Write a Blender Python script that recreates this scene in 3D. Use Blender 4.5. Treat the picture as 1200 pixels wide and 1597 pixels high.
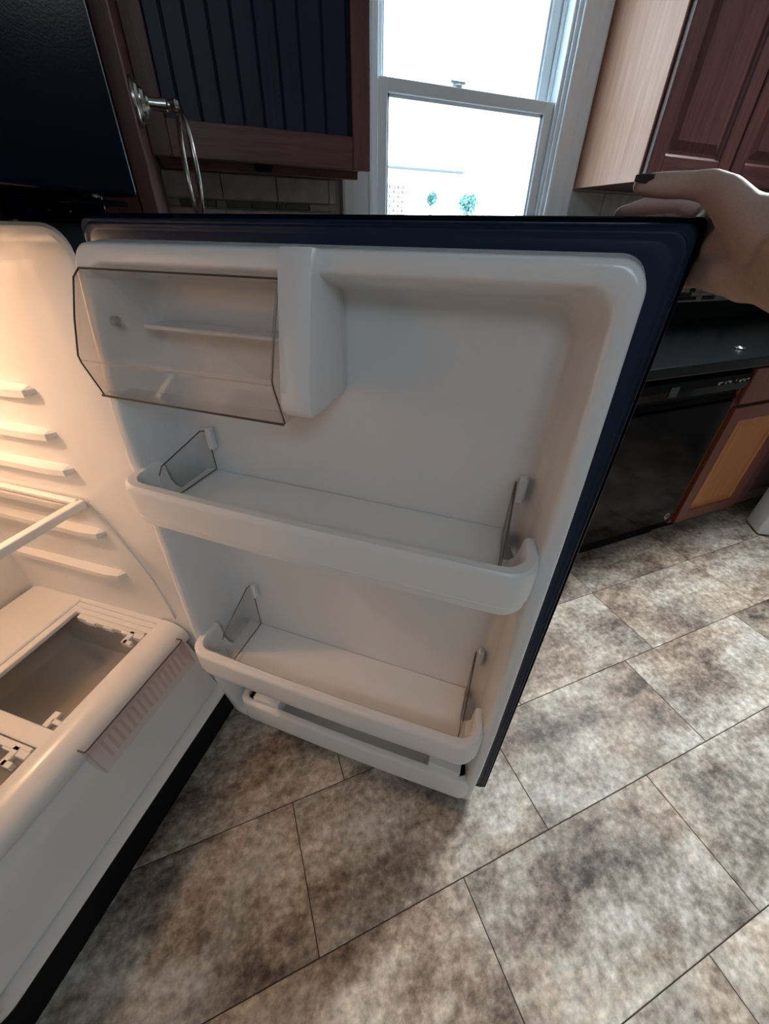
import bpy, bmesh, math, random
from mathutils import Vector, Matrix, noise
random.seed(7)
for o in list(bpy.data.objects): bpy.data.objects.remove(o)
SC = bpy.context.scene
C = SC.collection
PI = math.pi

# ------------------------------------------------------------------ camera
CAMZ = 1.27
F_PX = 612.73
PITCH, ROLL, HEAD = math.radians(35.08), math.radians(1.212), math.radians(67.74)
cam_d = bpy.data.cameras.new('camera')
cam = bpy.data.objects.new('camera', cam_d); C.objects.link(cam)
cam_d.sensor_fit = 'VERTICAL'; cam_d.sensor_height = 36.0
cam_d.lens = F_PX / 1597 * 36.0
cam_d.clip_start = 0.02; cam_d.clip_end = 200
# x axis of the room lies HEAD to the right of the heading, y axis HEAD-90
az = HEAD - PI/2                      # heading of +y
fwd_h = Vector((math.sin(-az), math.cos(-az), 0))
right = Vector((math.cos(-az), -math.sin(-az), 0))
fwd = fwd_h*math.cos(PITCH) + Vector((0, 0, -math.sin(PITCH)))
up = right.cross(fwd)
r2 = right*math.cos(ROLL) + up*math.sin(ROLL)
u2 = up*math.cos(ROLL) - right*math.sin(ROLL)
m = Matrix((r2, u2, -fwd)).transposed().to_4x4()
m.translation = (0, 0, CAMZ)
cam.matrix_world = m
SC.camera = cam

# ------------------------------------------------------------------ sky, sun, lights, exposure
world = bpy.data.worlds.new('sky'); SC.world = world; world.use_nodes = True
bg = world.node_tree.nodes['Background']
bg.inputs['Color'].default_value = (0.58, 0.81, 1.0, 1)
bg.inputs['Strength'].default_value = 10.0
sun_d = bpy.data.lights.new('sun', 'SUN'); sun_d.energy = 4; sun_d.angle = 0.01; sun_d.color = (1, .97, .92)
sun = bpy.data.objects.new('sun', sun_d); C.objects.link(sun)
sun.rotation_euler = (math.radians(48), 0, math.radians(25))     # shines from behind the house onto the yard

def area_light(name, loc, target, sx, sy, power, col, spread=PI):
    d = bpy.data.lights.new(name, 'AREA'); d.shape = 'RECTANGLE'; d.size = sx; d.size_y = sy; d.energy = power; d.color = col; d.spread = spread
    o = bpy.data.objects.new(name, d); C.objects.link(o); o.location = loc
    o.rotation_euler = (Vector(target) - Vector(loc)).to_track_quat('-Z', 'Y').to_euler()
    return o
area_light('ceiling_light', (2.20, 0.95, 2.40), (1.0, -0.8, 0), 0.5, 0.5, 52, (0.96, 0.98, 1.0), 1.9)
area_light('ceiling_light_rear', (-0.2, -1.3, 2.38), (0.0, 0.6, 0.9), 0.7, 0.7, 11.5, (0.68, 0.85, 1.0))

SC.view_settings.view_transform = 'Standard'
try: SC.view_settings.look = 'None'
except Exception: pass
SC.view_settings.exposure = 0.0
SC.view_settings.gamma = 1.0
SC.view_settings.use_curve_mapping = False

# ------------------------------------------------------------------ materials
def nodes_of(mat):
    mat.use_nodes = True
    nt = mat.node_tree
    return nt, nt.nodes, nt.links, nt.nodes['Principled BSDF']

def plain(name, col, rough=0.5, metal=0.0, spec=0.5, bump=0.0, bscale=200, coat=0.0, vary=0.0, bstretch=(1, 1, 1)):
    mat = bpy.data.materials.new(name)
    nt, N, L, P = nodes_of(mat)
    P.inputs['Base Color'].default_value = (*col, 1)
    P.inputs['Roughness'].default_value = rough
    P.inputs['Metallic'].default_value = metal
    P.inputs['Specular IOR Level'].default_value = spec
    P.inputs['Coat Weight'].default_value = coat
    P.inputs['Coat Roughness'].default_value = 0.08
    tc = N.new('ShaderNodeTexCoord')
    if bump or vary:
        mp = N.new('ShaderNodeMapping'); L.new(tc.outputs['Object'], mp.inputs[0]); mp.inputs['Scale'].default_value = bstretch
        nz = N.new('ShaderNodeTexNoise'); nz.inputs['Scale'].default_value = bscale; nz.inputs['Detail'].default_value = 4
        L.new(mp.outputs[0], nz.inputs['Vector'])
        if bump:
            b = N.new('ShaderNodeBump'); b.inputs['Strength'].default_value = bump; b.inputs['Distance'].default_value = 0.002
            L.new(nz.outputs['Fac'], b.inputs['Height']); L.new(b.outputs[0], P.inputs['Normal'])
        if vary:
            r = N.new('ShaderNodeValToRGB')
            r.color_ramp.elements[0].position = .3; r.color_ramp.elements[1].position = .7
            r.color_ramp.elements[0].color = (*[c*(1-vary) for c in col], 1)
            r.color_ramp.elements[1].color = (*[min(1, c*(1+vary)) for c in col], 1)
            L.new(nz.outputs['Fac'], r.inputs[0]); L.new(r.outputs[0], P.inputs['Base Color'])
    return mat

def wood(name, dark, light, rough=0.4, stretch=(28, 28, 1.6), spec=0.5, coat=0.0):
    mat = bpy.data.materials.new(name)
    nt, N, L, P = nodes_of(mat)
    P.inputs['Roughness'].default_value = rough; P.inputs['Specular IOR Level'].default_value = spec
    P.inputs['Coat Weight'].default_value = coat; P.inputs['Coat Roughness'].default_value = .15
    tc = N.new('ShaderNodeTexCoord'); mp = N.new('ShaderNodeMapping'); mp.inputs['Scale'].default_value = stretch
    L.new(tc.outputs['Object'], mp.inputs[0])
    oi = N.new('ShaderNodeObjectInfo'); ad = N.new('ShaderNodeVectorMath'); ad.operation = 'ADD'
    L.new(mp.outputs[0], ad.inputs[0])
    sc = N.new('ShaderNodeMath'); sc.operation = 'MULTIPLY'; sc.inputs[1].default_value = 40
    L.new(oi.outputs['Random'], sc.inputs[0]); L.new(sc.outputs[0], ad.inputs[1])
    n1 = N.new('ShaderNodeTexNoise'); n1.inputs['Scale'].default_value = 2.0; n1.inputs['Detail'].default_value = 8; n1.inputs['Roughness'].default_value = .6
    n1.inputs['Distortion'].default_value = .6
    L.new(ad.outputs[0], n1.inputs['Vector'])
    n2 = N.new('ShaderNodeTexNoise'); n2.inputs['Scale'].default_value = 9.0; n2.inputs['Detail'].default_value = 3
    L.new(ad.outputs[0], n2.inputs['Vector'])
    mx = N.new('ShaderNodeMix'); mx.inputs[0].default_value = .35
    L.new(n1.outputs['Fac'], mx.inputs[2]); L.new(n2.outputs['Fac'], mx.inputs[3])
    r = N.new('ShaderNodeValToRGB')
    r.color_ramp.elements[0].position = .32; r.color_ramp.elements[1].position = .68
    r.color_ramp.elements[0].color = (*dark, 1); r.color_ramp.elements[1].color = (*light, 1)
    L.new(mx.outputs[0], r.inputs[0]); L.new(r.outputs[0], P.inputs['Base Color'])
    b = N.new('ShaderNodeBump'); b.inputs['Strength'].default_value = .12; b.inputs['Distance'].default_value = .001
    L.new(n2.outputs['Fac'], b.inputs['Height']); L.new(b.outputs[0], P.inputs['Normal'])
    return mat

def stone_tile(name):
    mat = bpy.data.materials.new(name)
    nt, N, L, P = nodes_of(mat)
    P.inputs['Roughness'].default_value = .5; P.inputs['Specular IOR Level'].default_value = .35
    tc = N.new('ShaderNodeTexCoord'); oi = N.new('ShaderNodeObjectInfo')
    off = N.new('ShaderNodeVectorMath'); off.operation = 'ADD'
    cmb = N.new('ShaderNodeCombineXYZ')
    for i, k in enumerate((37.0, 91.0, 53.0)):
        q = N.new('ShaderNodeMath'); q.operation = 'MULTIPLY'; q.inputs[1].default_value = k
        L.new(oi.outputs['Random'], q.inputs[0]); L.new(q.outputs[0], cmb.inputs[i])
    L.new(tc.outputs['Object'], off.inputs[0]); L.new(cmb.outputs[0], off.inputs[1])
    # warp, so the marbling runs in drifting veins
    w = N.new('ShaderNodeTexNoise'); w.inputs['Scale'].default_value = 6; w.inputs['Detail'].default_value = 1.5
    L.new(off.outputs[0], w.inputs['Vector'])
    ws = N.new('ShaderNodeVectorMath'); ws.operation = 'SCALE'; ws.inputs['Scale'].default_value = .12
    L.new(w.outputs['Color'], ws.inputs[0])
    wp = N.new('ShaderNodeVectorMath'); wp.operation = 'ADD'
    L.new(off.outputs[0], wp.inputs[0]); L.new(ws.outputs[0], wp.inputs[1])
    mp = N.new('ShaderNodeMapping'); mp.inputs['Rotation'].default_value = (0, 0, .75); mp.inputs['Scale'].default_value = (1.0, 1.7, 1)
    L.new(wp.outputs[0], mp.inputs[0])
    def nz(scale, det, rough, vec, dist=0.0):
        n = N.new('ShaderNodeTexNoise'); n.inputs['Scale'].default_value = scale; n.inputs['Detail'].default_value = det
        n.inputs['Roughness'].default_value = rough; n.inputs['Distortion'].default_value = dist
        L.new(vec, n.inputs['Vector']); return n.outputs['Fac']
    def mix(f, a_, b_):
        x = N.new('ShaderNodeMix'); x.inputs[0].default_value = f; L.new(a_, x.inputs[2]); L.new(b_, x.inputs[3]); return x
    mp2 = N.new('ShaderNodeMapping'); mp2.inputs['Rotation'].default_value = (0, 0, .75); mp2.inputs['Scale'].default_value = (1.0, 2.1, 1)
    L.new(off.outputs[0], mp2.inputs[0])
    m1 = mix(.46, nz(3.2, 4, .5, mp.outputs[0]), nz(10, 12, .72, mp2.outputs[0]))
    big = mix(.25, m1.outputs[0], nz(42, 8, .70, off.outputs[0]))
    r = N.new('ShaderNodeValToRGB'); cr = r.color_ramp
    cols = [(.38, (.060, .046, .037)), (.43, (.195, .150, .120)), (.485, (.365, .300, .245)), (.535, (.53, .47, .40)), (.61, (.74, .70, .64))]
    cr.elements[0].position = cols[0][0]; cr.elements[0].color = (*cols[0][1], 1)
    cr.elements[1].position = cols[-1][0]; cr.elements[1].color = (*cols[-1][1], 1)
    for p, c in cols[1:-1]:
        e = cr.elements.new(p); e.color = (*c, 1)
    L.new(big.outputs[0], r.inputs[0])
    # fine dark and light veins
    v = N.new('ShaderNodeTexNoise'); v.inputs['Scale'].default_value = 9; v.inputs['Detail'].default_value = 9; v.inputs['Distortion'].default_value = .7
    L.new(mp.outputs[0], v.inputs['Vector'])
    a = N.new('ShaderNodeMath'); a.operation = 'SUBTRACT'; a.inputs[1].default_value = .5; L.new(v.outputs['Fac'], a.inputs[0])
    ab = N.new('ShaderNodeMath'); ab.operation = 'ABSOLUTE'; L.new(a.outputs[0], ab.inputs[0])
    vr = N.new('ShaderNodeValToRGB'); vr.color_ramp.elements[0].position = 0; vr.color_ramp.elements[1].position = .024
    vr.color_ramp.elements[0].color = (1, 1, 1, 1); vr.color_ramp.elements[1].color = (0, 0, 0, 1)
    L.new(ab.outputs[0], vr.inputs[0])
    lo = N.new('ShaderNodeTexNoise'); lo.inputs['Scale'].default_value = 3; L.new(off.outputs[0], lo.inputs['Vector'])
    vc = N.new('ShaderNodeValToRGB'); vc.color_ramp.elements[0].position = .45; vc.color_ramp.elements[1].position = .58
    vc.color_ramp.elements[0].color = (.075, .055, .045, 1); vc.color_ramp.elements[1].color = (.62, .57, .50, 1)
    L.new(lo.outputs['Fac'], vc.inputs[0])
    vm = N.new('ShaderNodeMath'); vm.operation = 'MULTIPLY'; vm.inputs[1].default_value = .16; L.new(vr.outputs[0], vm.inputs[0])
    mx = N.new('ShaderNodeMix'); mx.data_type = 'RGBA'
    L.new(vm.outputs[0], mx.inputs[0]); L.new(r.outputs[0], mx.inputs[6]); L.new(vc.outputs[0], mx.inputs[7])
    # broken dark crackle and a slow drift between tan and grey
    rm = N.new('ShaderNodeTexNoise'); rm.noise_type = 'RIDGED_MULTIFRACTAL'; rm.normalize = True
    rm.inputs['Scale'].default_value = 7; rm.inputs['Detail'].default_value = 9; rm.inputs['Roughness'].default_value = .62
    L.new(mp2.outputs[0], rm.inputs['Vector'])
    rmr = N.new('ShaderNodeMapRange'); rmr.inputs[1].default_value = .62; rmr.inputs[2].default_value = .92; rmr.inputs[3].default_value = 0; rmr.inputs[4].default_value = .62
    L.new(rm.outputs['Fac'], rmr.inputs[0])
    dk = N.new('ShaderNodeMix'); dk.data_type = 'RGBA'; dk.inputs[7].default_value = (.075, .058, .048, 1)
    L.new(rmr.outputs[0], dk.inputs[0]); L.new(mx.outputs[2], dk.inputs[6])
    hr = N.new('ShaderNodeValToRGB'); hr.color_ramp.elements[0].position = .38; hr.color_ramp.elements[1].position = .62
    hr.color_ramp.elements[0].color = (1.0, .94, .86, 1); hr.color_ramp.elements[1].color = (.93, .98, 1.0, 1)
    L.new(nz(2.6, 3, .5, wp.outputs[0]), hr.inputs[0])
    mx = N.new('ShaderNodeMix'); mx.data_type = 'RGBA'; mx.blend_type = 'MULTIPLY'; mx.inputs[0].default_value = 1
    L.new(dk.outputs[2], mx.inputs[6]); L.new(hr.outputs[0], mx.inputs[7])
    # fine speckle
    sp = N.new('ShaderNodeTexNoise'); sp.inputs['Scale'].default_value = 60; sp.inputs['Detail'].default_value = 6
    L.new(off.outputs[0], sp.inputs['Vector'])
    sr = N.new('ShaderNodeMapRange'); sr.inputs[1].default_value = .3; sr.inputs[2].default_value = .7; sr.inputs[3].default_value = .66; sr.inputs[4].default_value = 1.34
    L.new(sp.outputs['Fac'], sr.inputs[0])
    mu = N.new('ShaderNodeVectorMath'); mu.operation = 'SCALE'
    L.new(mx.outputs[2], mu.inputs[0]); L.new(sr.outputs[0], mu.inputs['Scale'])
    L.new(mu.outputs[0], P.inputs['Base Color'])
    b = N.new('ShaderNodeBump'); b.inputs['Strength'].default_value = .15; b.inputs['Distance'].default_value = .002
    L.new(big.outputs[0], b.inputs['Height']); L.new(b.outputs[0], P.inputs['Normal'])
    return mat

def clear(name, tint, refl=1.0, rough=.04):
    mat = bpy.data.materials.new(name)
    nt, N, L, P = nodes_of(mat)
    out = N['Material Output']; N.remove(P)
    t = N.new('ShaderNodeBsdfTransparent'); t.inputs[0].default_value = (*tint, 1)
    g = N.new('ShaderNodeBsdfGlossy'); g.inputs['Roughness'].default_value = rough
    lw = N.new('ShaderNodeLayerWeight'); lw.inputs[0].default_value = .5
    pw = N.new('ShaderNodeMath'); pw.operation = 'POWER'; pw.inputs[1].default_value = 4.0; L.new(lw.outputs['Facing'], pw.inputs[0])
    mm = N.new('ShaderNodeMath'); mm.operation = 'MULTIPLY_ADD'; mm.inputs[1].default_value = .55*refl; mm.inputs[2].default_value = .035*refl
    L.new(pw.outputs[0], mm.inputs[0])
    mx = N.new('ShaderNodeMixShader'); L.new(mm.outputs[0], mx.inputs[0]); L.new(t.outputs[0], mx.inputs[1]); L.new(g.outputs[0], mx.inputs[2])
    L.new(mx.outputs[0], out.inputs[0])
    return mat

M = dict(
    tile=stone_tile('floor_stone'),
    grout=plain('grout', (.045, .03, .022), .9),
    paint=plain('wall_paint', (.40, .39, .37), .8, bump=.1, bscale=90),
    ceil=plain('ceiling_paint', (.8, .8, .78), .9, bump=.1, bscale=60),
    white=plain('white_fridge_plastic', (.80, .79, .77), .22, spec=.5, bump=.03, bscale=9),
    liner=plain('white_door_liner', (.78, .78, .78), .2, spec=.5, bump=.9, bscale=14, bstretch=(1.8, 1.8, .06)),
    bin=plain('white_bin_plastic', (.82, .81, .79), .3, spec=.5),
    black=plain('black_textured_enamel', (.002, .003, .009), .22, spec=.03, bump=.05, bscale=420),
    gasket=plain('black_rubber_gasket_glare_blue', (.003, .016, .045), .40, spec=.35),  # blue cast of sky glare is mixed into the black base colour
    blackgloss=plain('black_gloss', (.002, .003, .005), .10, spec=.08),
    blackmat=plain('black_matte', (.004, .004, .005), .7, spec=.2),
    counter=plain('black_counter', (.003, .005, .007), .22, spec=.25, vary=.4, bscale=300),
    cherry=wood('dark_cherry_wood', (.078, .030, .030), (.185, .076, .068), .42, spec=.3),
    cherryh=wood('dark_cherry_wood_across', (.078, .030, .030), (.185, .076, .068), .42, (1.6, 28, 28), spec=.3),
    bead=wood('dark_bead_wood_flare_blue', (.011, .013, .036), (.022, .022, .052), .4, spec=.18),  # bluish lens flare is painted into these dark wood tones
    maple=wood('light_maple_side', (.45, .215, .135), (.62, .335, .225), .42, spec=.3),
    base=wood('warm_cherry_base', (.40, .140, .038), (.60, .235, .070), .36),
    basef=wood('red_cherry_frame', (.13, .032, .016), (.22, .062, .030), .36),
    trim=plain('white_window_paint', (.80, .82, .84), .4, bump=.08, bscale=40),
    btile=plain('grey_beige_wall_tile', (.50, .49, .48), .4, vary=.2, bscale=25),
    mosd=plain('dark_mosaic_glass', (.02, .018, .016), .12),
    mosl=plain('pale_mosaic_stone', (.34, .30, .26), .35, vary=.2),
    nickel=plain('brushed_nickel', (.42, .41, .38), .25, metal=1.0),
    steel=plain('bright_steel', (.7, .7, .7), .2, metal=1.0),
    skin=plain('skin', (.42, .285, .24), .5, spec=.15, bump=.12, bscale=500, vary=.07),
    nail=plain('dark_nail_polish', (.040, .025, .030), .1, coat=1.0),
    clear=clear('clear_plastic', (.955, .945, .935)),
    glass=clear('window_glass', (.97, .985, .98)),
    shelfglass=clear('shelf_glass', (.93, .93, .925)),
    edge=plain('clear_plastic_edge', (.085, .06, .055), .3),
    pinkclear=clear('pink_clear_plastic', (.985, .945, .935)),
    greyprint=plain('grey_print', (.35, .36, .38), .4),
    whiteprint=plain('white_print', (.75, .75, .75), .4),
    brick=plain('red_brick', (.20, .135, .12), .85, vary=.25, bscale=3),
    mortar=plain('mortar', (.72, .68, .64), .9),
    facade=plain('pale_facade', (.86, .85, .83), .9, vary=.05, bscale=1),
    leaf=plain('green_leaves', (.10, .20, .17), .7, vary=.4, bscale=4),
    bark=plain('bark', (.25, .2, .15), .9),
    wire=plain('grey_roof_metal', (.075, .08, .085), .7),
    ground=plain('pale_concrete', (.6, .59, .56), .9, vary=.1, bscale=1),
    whitebox=plain('white_appliance_enamel', (.90, .92, .94), .3),
)

# ------------------------------------------------------------------ builders
def link(name, bm, mat, parent=None, mat4=None, smooth=None):
    me = bpy.data.meshes.new(name)
    bmesh.ops.recalc_face_normals(bm, faces=bm.faces)
    bm.to_mesh(me); bm.free()
    mats = mat if isinstance(mat, (list, tuple)) else [mat]
    for q in mats: me.materials.append(q)
    o = bpy.data.objects.new(name, me); C.objects.link(o)
    if parent is not None: o.parent = parent
    if mat4 is not None: o.matrix_local = mat4
    if smooth:
        for p in me.polygons: p.use_smooth = True
        set_sharp(me, smooth)
    return o

def islands(bm):
    bm.verts.ensure_lookup_table(); seen = set(); out = []
    for v in bm.verts:
        if v in seen: continue
        st = [v]; seen.add(v); isl = []
        while st:
            a = st.pop(); isl.append(a)
            for e in a.link_edges:
                b = e.other_vert(a)
                if b not in seen: seen.add(b); st.append(b)
        out.append(isl)
    return out

def link_split(name, bm, mat, parent=None, fix=None, smooth=None):
    """every loose piece of bm becomes an object of its own"""
    res = []
    for isl in islands(bm):
        k = set(isl); nb = bmesh.new(); mp = {v: nb.verts.new(v.co) for v in isl}
        for f in bm.faces:
            if f.verts[0] in k: nb.faces.new([mp[v] for v in f.verts])
        o = link(name, nb, mat, parent, smooth=smooth)
        if fix is not None: o.matrix_local = fix
        res.append(o)
    bm.free(); return res

def set_sharp(me, ang):
    b = bmesh.new(); b.from_mesh(me)
    for e in b.edges:
        e.smooth = not (len(e.link_faces) == 2 and e.calc_face_angle(0) > ang)
    b.to_mesh(me); b.free()

def empty(name, loc=(0, 0, 0), rz=0, parent=None):
    o = bpy.data.objects.new(name, None); C.objects.link(o); o.location = loc; o.rotation_euler = (0, 0, rz)
    o.empty_display_size = .05
    if parent is not None: o.parent = parent
    return o

def tag(o, label=None, cat=None, group=None, kind=None):
    if label: o['label'] = label
    if cat: o['category'] = cat
    if group: o['group'] = group
    if kind: o['kind'] = kind
    return o

def box(bm, x0, x1, y0, y1, z0, z1, bev=0.0, seg=2, mi=0):
    b = bmesh.new()
    vs = [b.verts.new((x, y, z)) for x in (x0, x1) for y in (y0, y1) for z in (z0, z1)]
    for f in ((0, 1, 3, 2), (4, 6, 7, 5), (0, 4, 5, 1), (2, 3, 7, 6), (0, 2, 6, 4), (1, 5, 7, 3)):
        b.faces.new([vs[i] for i in f])
    bmesh.ops.recalc_face_normals(b, faces=b.faces)
    if bev > 0:
        bmesh.ops.bevel(b, geom=list(b.edges), offset=bev, segments=seg, profile=.5, affect='EDGES')
    merge(bm, b, mi)

def merge(bm, b, mi=0, mat4=None):
    mp = {}
    for v in b.verts:
        mp[v] = bm.verts.new(mat4 @ v.co if mat4 else v.co)
    for f in b.faces:
        try:
            g = bm.faces.new([mp[v] for v in f.verts]); g.material_index = mi if mi else f.material_index; g.smooth = f.smooth
        except ValueError: pass
    b.free()

def B(): return bmesh.new()

def boxobj(name, dims, mat, parent=None, bev=0.0, seg=2, mat4=None):
    bm = B(); box(bm, *dims, bev=bev, seg=seg)
    return link(name, bm, mat, parent, mat4)

def loft(bm, rings, close=True, cap0=False, cap1=False, mi=0):
    R = [[bm.verts.new(p) for p in r] for r in rings]
    n = len(R[0])
    for a, b in zip(R, R[1:]):
        for i in range(n if close else n-1):
            j = (i+1) % n
            f = bm.faces.new((a[i], a[j], b[j], b[i])); f.material_index = mi
    if cap0: bm.faces.new(R[0][::-1]).material_index = mi
    if cap1: bm.faces.new(R[-1]).material_index = mi
    return R

def frames(path, closed=False):
    P = [Vector(p) for p in path]; n = len(P); T = []
    for i in range(n):
        a = P[i-1] if (i > 0 or closed) else P[i]; b = P[(i+1) % n] if (i < n-1 or closed) else P[i]
        T.append((b-a).normalized())
    ref = Vector((0, 0, 1)) if abs(T[0].z) < .9 else Vector((1, 0, 0))
    out = []
    for t in T:
        s = t.cross(ref)
        if s.length < 1e-6: s = t.orthogonal()
        s.normalize(); u = s.cross(t).normalized(); out.append((s, u)); ref = u
    return P, out

def tube(bm, path, r, n=10, closed=False, caps=True, mi=0):
    P, Fm = frames(path, closed)
    rr = r if isinstance(r, (list, tuple)) else [r]*len(P)
    rings = [[p + (s*math.cos(2*PI*k/n) + u*math.sin(2*PI*k/n))*q for k in range(n)] for p, (s, u), q in zip(P, Fm, rr)]
    if closed: rings.append(rings[0])
    if closed:
        R = [[bm.verts.new(p) for p in rg] for rg in rings[:-1]]; R.append(R[0])
        for a, b in zip(R, R[1:]):
            for i in range(n):
                j = (i+1) % n; bm.faces.new((a[i], a[j], b[j], b[i])).material_index = mi
    else: loft(bm, rings, True, caps, caps, mi)

def lathe(bm, prof, origin, axis, n=24, mi=0):
    ax = Vector(axis).normalized(); s = ax.orthogonal().normalized(); u = ax.cross(s)
    o = Vector(origin)
    rings = [[o + ax*t + (s*math.cos(2*PI*k/n) + u*math.sin(2*PI*k/n))*max(r, 1e-4) for k in range(n)] for r, t in prof]
    loft(bm, rings, True, True, True, mi)

def rrect(x0, x1, z0, z1, r, n=6):
    pts = []
    for cx, cz, a0 in ((x1-r, z1-r, 0), (x0+r, z1-r, 90), (x0+r, z0+r, 180), (x1-r, z0+r, 270)):
        for k in range(n+1):
            a = math.radians(a0 + 90*k/n); pts.append((cx + r*math.cos(a), cz + r*math.sin(a)))
    return pts

def prism(bm, poly, d0, d1, axis='y', mi=0):
    def mk(p, d):
        return (d, p[0], p[1]) if axis == 'x' else (p[0], d, p[1]) if axis == 'y' else (p[0], p[1], d)
    loft(bm, [[mk(p, d0) for p in poly], [mk(p, d1) for p in poly]], True, True, True, mi)

def text_mesh(txt, size, mat, name, parent, mat4, ext=.0004):
    cu = bpy.data.curves.new(name, 'FONT'); cu.body = txt; cu.size = size; cu.extrude = ext; cu.align_x = 'CENTER'; cu.align_y = 'CENTER'
    t = bpy.data.objects.new(name, cu); C.objects.link(t)
    dg = bpy.context.evaluated_depsgraph_get()
    me = bpy.data.meshes.new_from_object(t.evaluated_get(dg)); bpy.data.objects.remove(t)
    me.materials.clear(); me.materials.append(mat)
    o = bpy.data.objects.new(name, me); C.objects.link(o); o.parent = parent; o.matrix_local = mat4
    return o

# ------------------------------------------------------------------ room shell
XL, XR, YB, YF, ZC = -1.75, 3.30, -2.2, 1.60, 2.45
WX0, WX1, WZ0, WZ1 = 0.577, 1.310, 1.02, 2.22      # window opening
fl = boxobj('floor', (XL, XR, YB, YF, -.12, -.0016), M['grout']); tag(fl, kind='structure')
ROW0, ROWH, TLEN, GAP = .173, .3045, .6135, .0022
phase = {0: -.058, -1: .298, 1: .090, 2: .095, 3: .30, -2: .12, -3: .47, 4: .05, -4: .2, -5: .5, -6: .0, -7: .33, -8: .15}
full_me = None
def tile_mesh(lx, ly):
    bm = B(); h, b = .0035, .0012
    x, y = lx/2, ly/2
    bot = [bm.verts.new(v) for v in ((-x, -y, -h), (x, -y, -h), (x, y, -h), (-x, y, -h))]
    mid = [bm.verts.new(v) for v in ((-x, -y, -b*.6), (x, -y, -b*.6), (x, y, -b*.6), (-x, y, -b*.6))]
    top = [bm.verts.new(v) for v in ((-x+b, -y+b, 0), (x-b, -y+b, 0), (x-b, y-b, 0), (-x+b, y-b, 0))]
    for a, c in ((bot, mid), (mid, top)):
        for i in range(4): bm.faces.new((a[i], a[(i+1) % 4], c[(i+1) % 4], c[i]))
    bm.faces.new(top)
    me = bpy.data.meshes.new('floor_tile'); bm.to_mesh(me); bm.free(); me.materials.append(M['tile']); return me
for k in range(-8, 5):
    y0 = ROW0 + k*ROWH; y1 = y0 + ROWH
    y0c, y1c = max(y0, YB), min(y1, YF)
    if y1c - y0c < .02: continue
    ph = phase.get(k, random.random()*TLEN)
    i0 = math.floor((XL-ph)/TLEN)
    for i in range(i0, i0+11):
        x0 = max(ph + i*TLEN, XL); x1 = min(ph + (i+1)*TLEN, XR)
        if x1 - x0 < .02: continue
        lx, ly = x1-x0-GAP, y1c-y0c-GAP
        if abs(lx-(TLEN-GAP)) < 1e-4 and abs(ly-(ROWH-GAP)) < 1e-4:
            if full_me is None: full_me = tile_mesh(lx, ly)
            me = full_me
        else: me = tile_mesh(lx, ly)
        t = bpy.data.objects.new('floor_tile', me); C.objects.link(t); t.parent = fl
        t.location = ((x0+x1)/2, (y0c+y1c)/2, 0)
        if random.random() < .5: t.rotation_euler = (0, 0, PI)

tag(boxobj('ceiling', (XL, XR, YB, YF+.15, ZC, ZC+.1), M['ceil']), kind='structure')
tag(boxobj('wall_left', (XL-.1, XL, YB, YF+.15, -.12, ZC), M['paint']), kind='structure')
tag(boxobj('wall_right', (XR, XR+.1, YB, YF+.15, -.12, ZC), M['paint']), kind='structure')
tag(boxobj('wall_rear', (XL-.1, XR+.1, YB-.1, YB, -.12, ZC), M['paint']), kind='structure')
bm = B()
for d in ((XL, WX0, -.12, ZC), (WX1, XR, -.12, ZC), (WX0, WX1, -.12, WZ0), (WX0, WX1, WZ1, ZC)):
    box(bm, d[0], d[1], YF, YF+.15, d[2], d[3])
wall = link('wall_window', bm, M['paint']); tag(wall, kind='structure')

# backsplash tiles left of the window and mosaic strips
def wtile(x0, x1, z0, z1, mat, th=.008, name='wall_tile'):
    o = boxobj(name, (x0+.0012, x1-.0012, YF-th, YF, z0+.0012, z1-.0012), mat, wall, bev=.0012, seg=1); return o
xs = [-.40, -.223, -.060, .103, .266, .432, .455]
for z0, z1 in ((1.353, 1.414), (1.172, 1.330), (1.014, 1.170)):
    for a, b in zip(xs, xs[1:]): wtile(a, b, z0, z1, M['btile'])
x = -.40
for i in range(40):
    w_ = random.choice((.03, .05, .075)); 
    if x + w_ > .455: break
    wtile(x, x+w_, 1.332, 1.351, M['mosd'] if random.random() < .5 else M['mosl'], .008, 'mosaic_piece'); x += w_
for r_ in range(5):
    x = 1.98 + .02*(r_ % 3)
    while x < 2.95:
        w_ = random.choice((.045, .07, .10))
        wtile(x, x+w_, 1.018+r_*.019, 1.037+r_*.019, M['mosd'] if random.random() < .45 else M['mosl'], .008, 'mosaic_piece'); x += w_
for a, b in ((1.425, 1.60), (1.60, 1.78), (1.78, 1.98)):
    for z0, z1 in ((1.018, 1.17), (1.172, 1.33), (1.332, 1.43)): wtile(a, b, z0, z1, M['btile'])
for a in (1.98, 2.15, 2.32, 2.49, 2.66, 2.83):
    for z0, z1 in ((1.115, 1.27), (1.272, 1.43)): wtile(a, a+.17, z0, z1, M['btile'])

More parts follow.
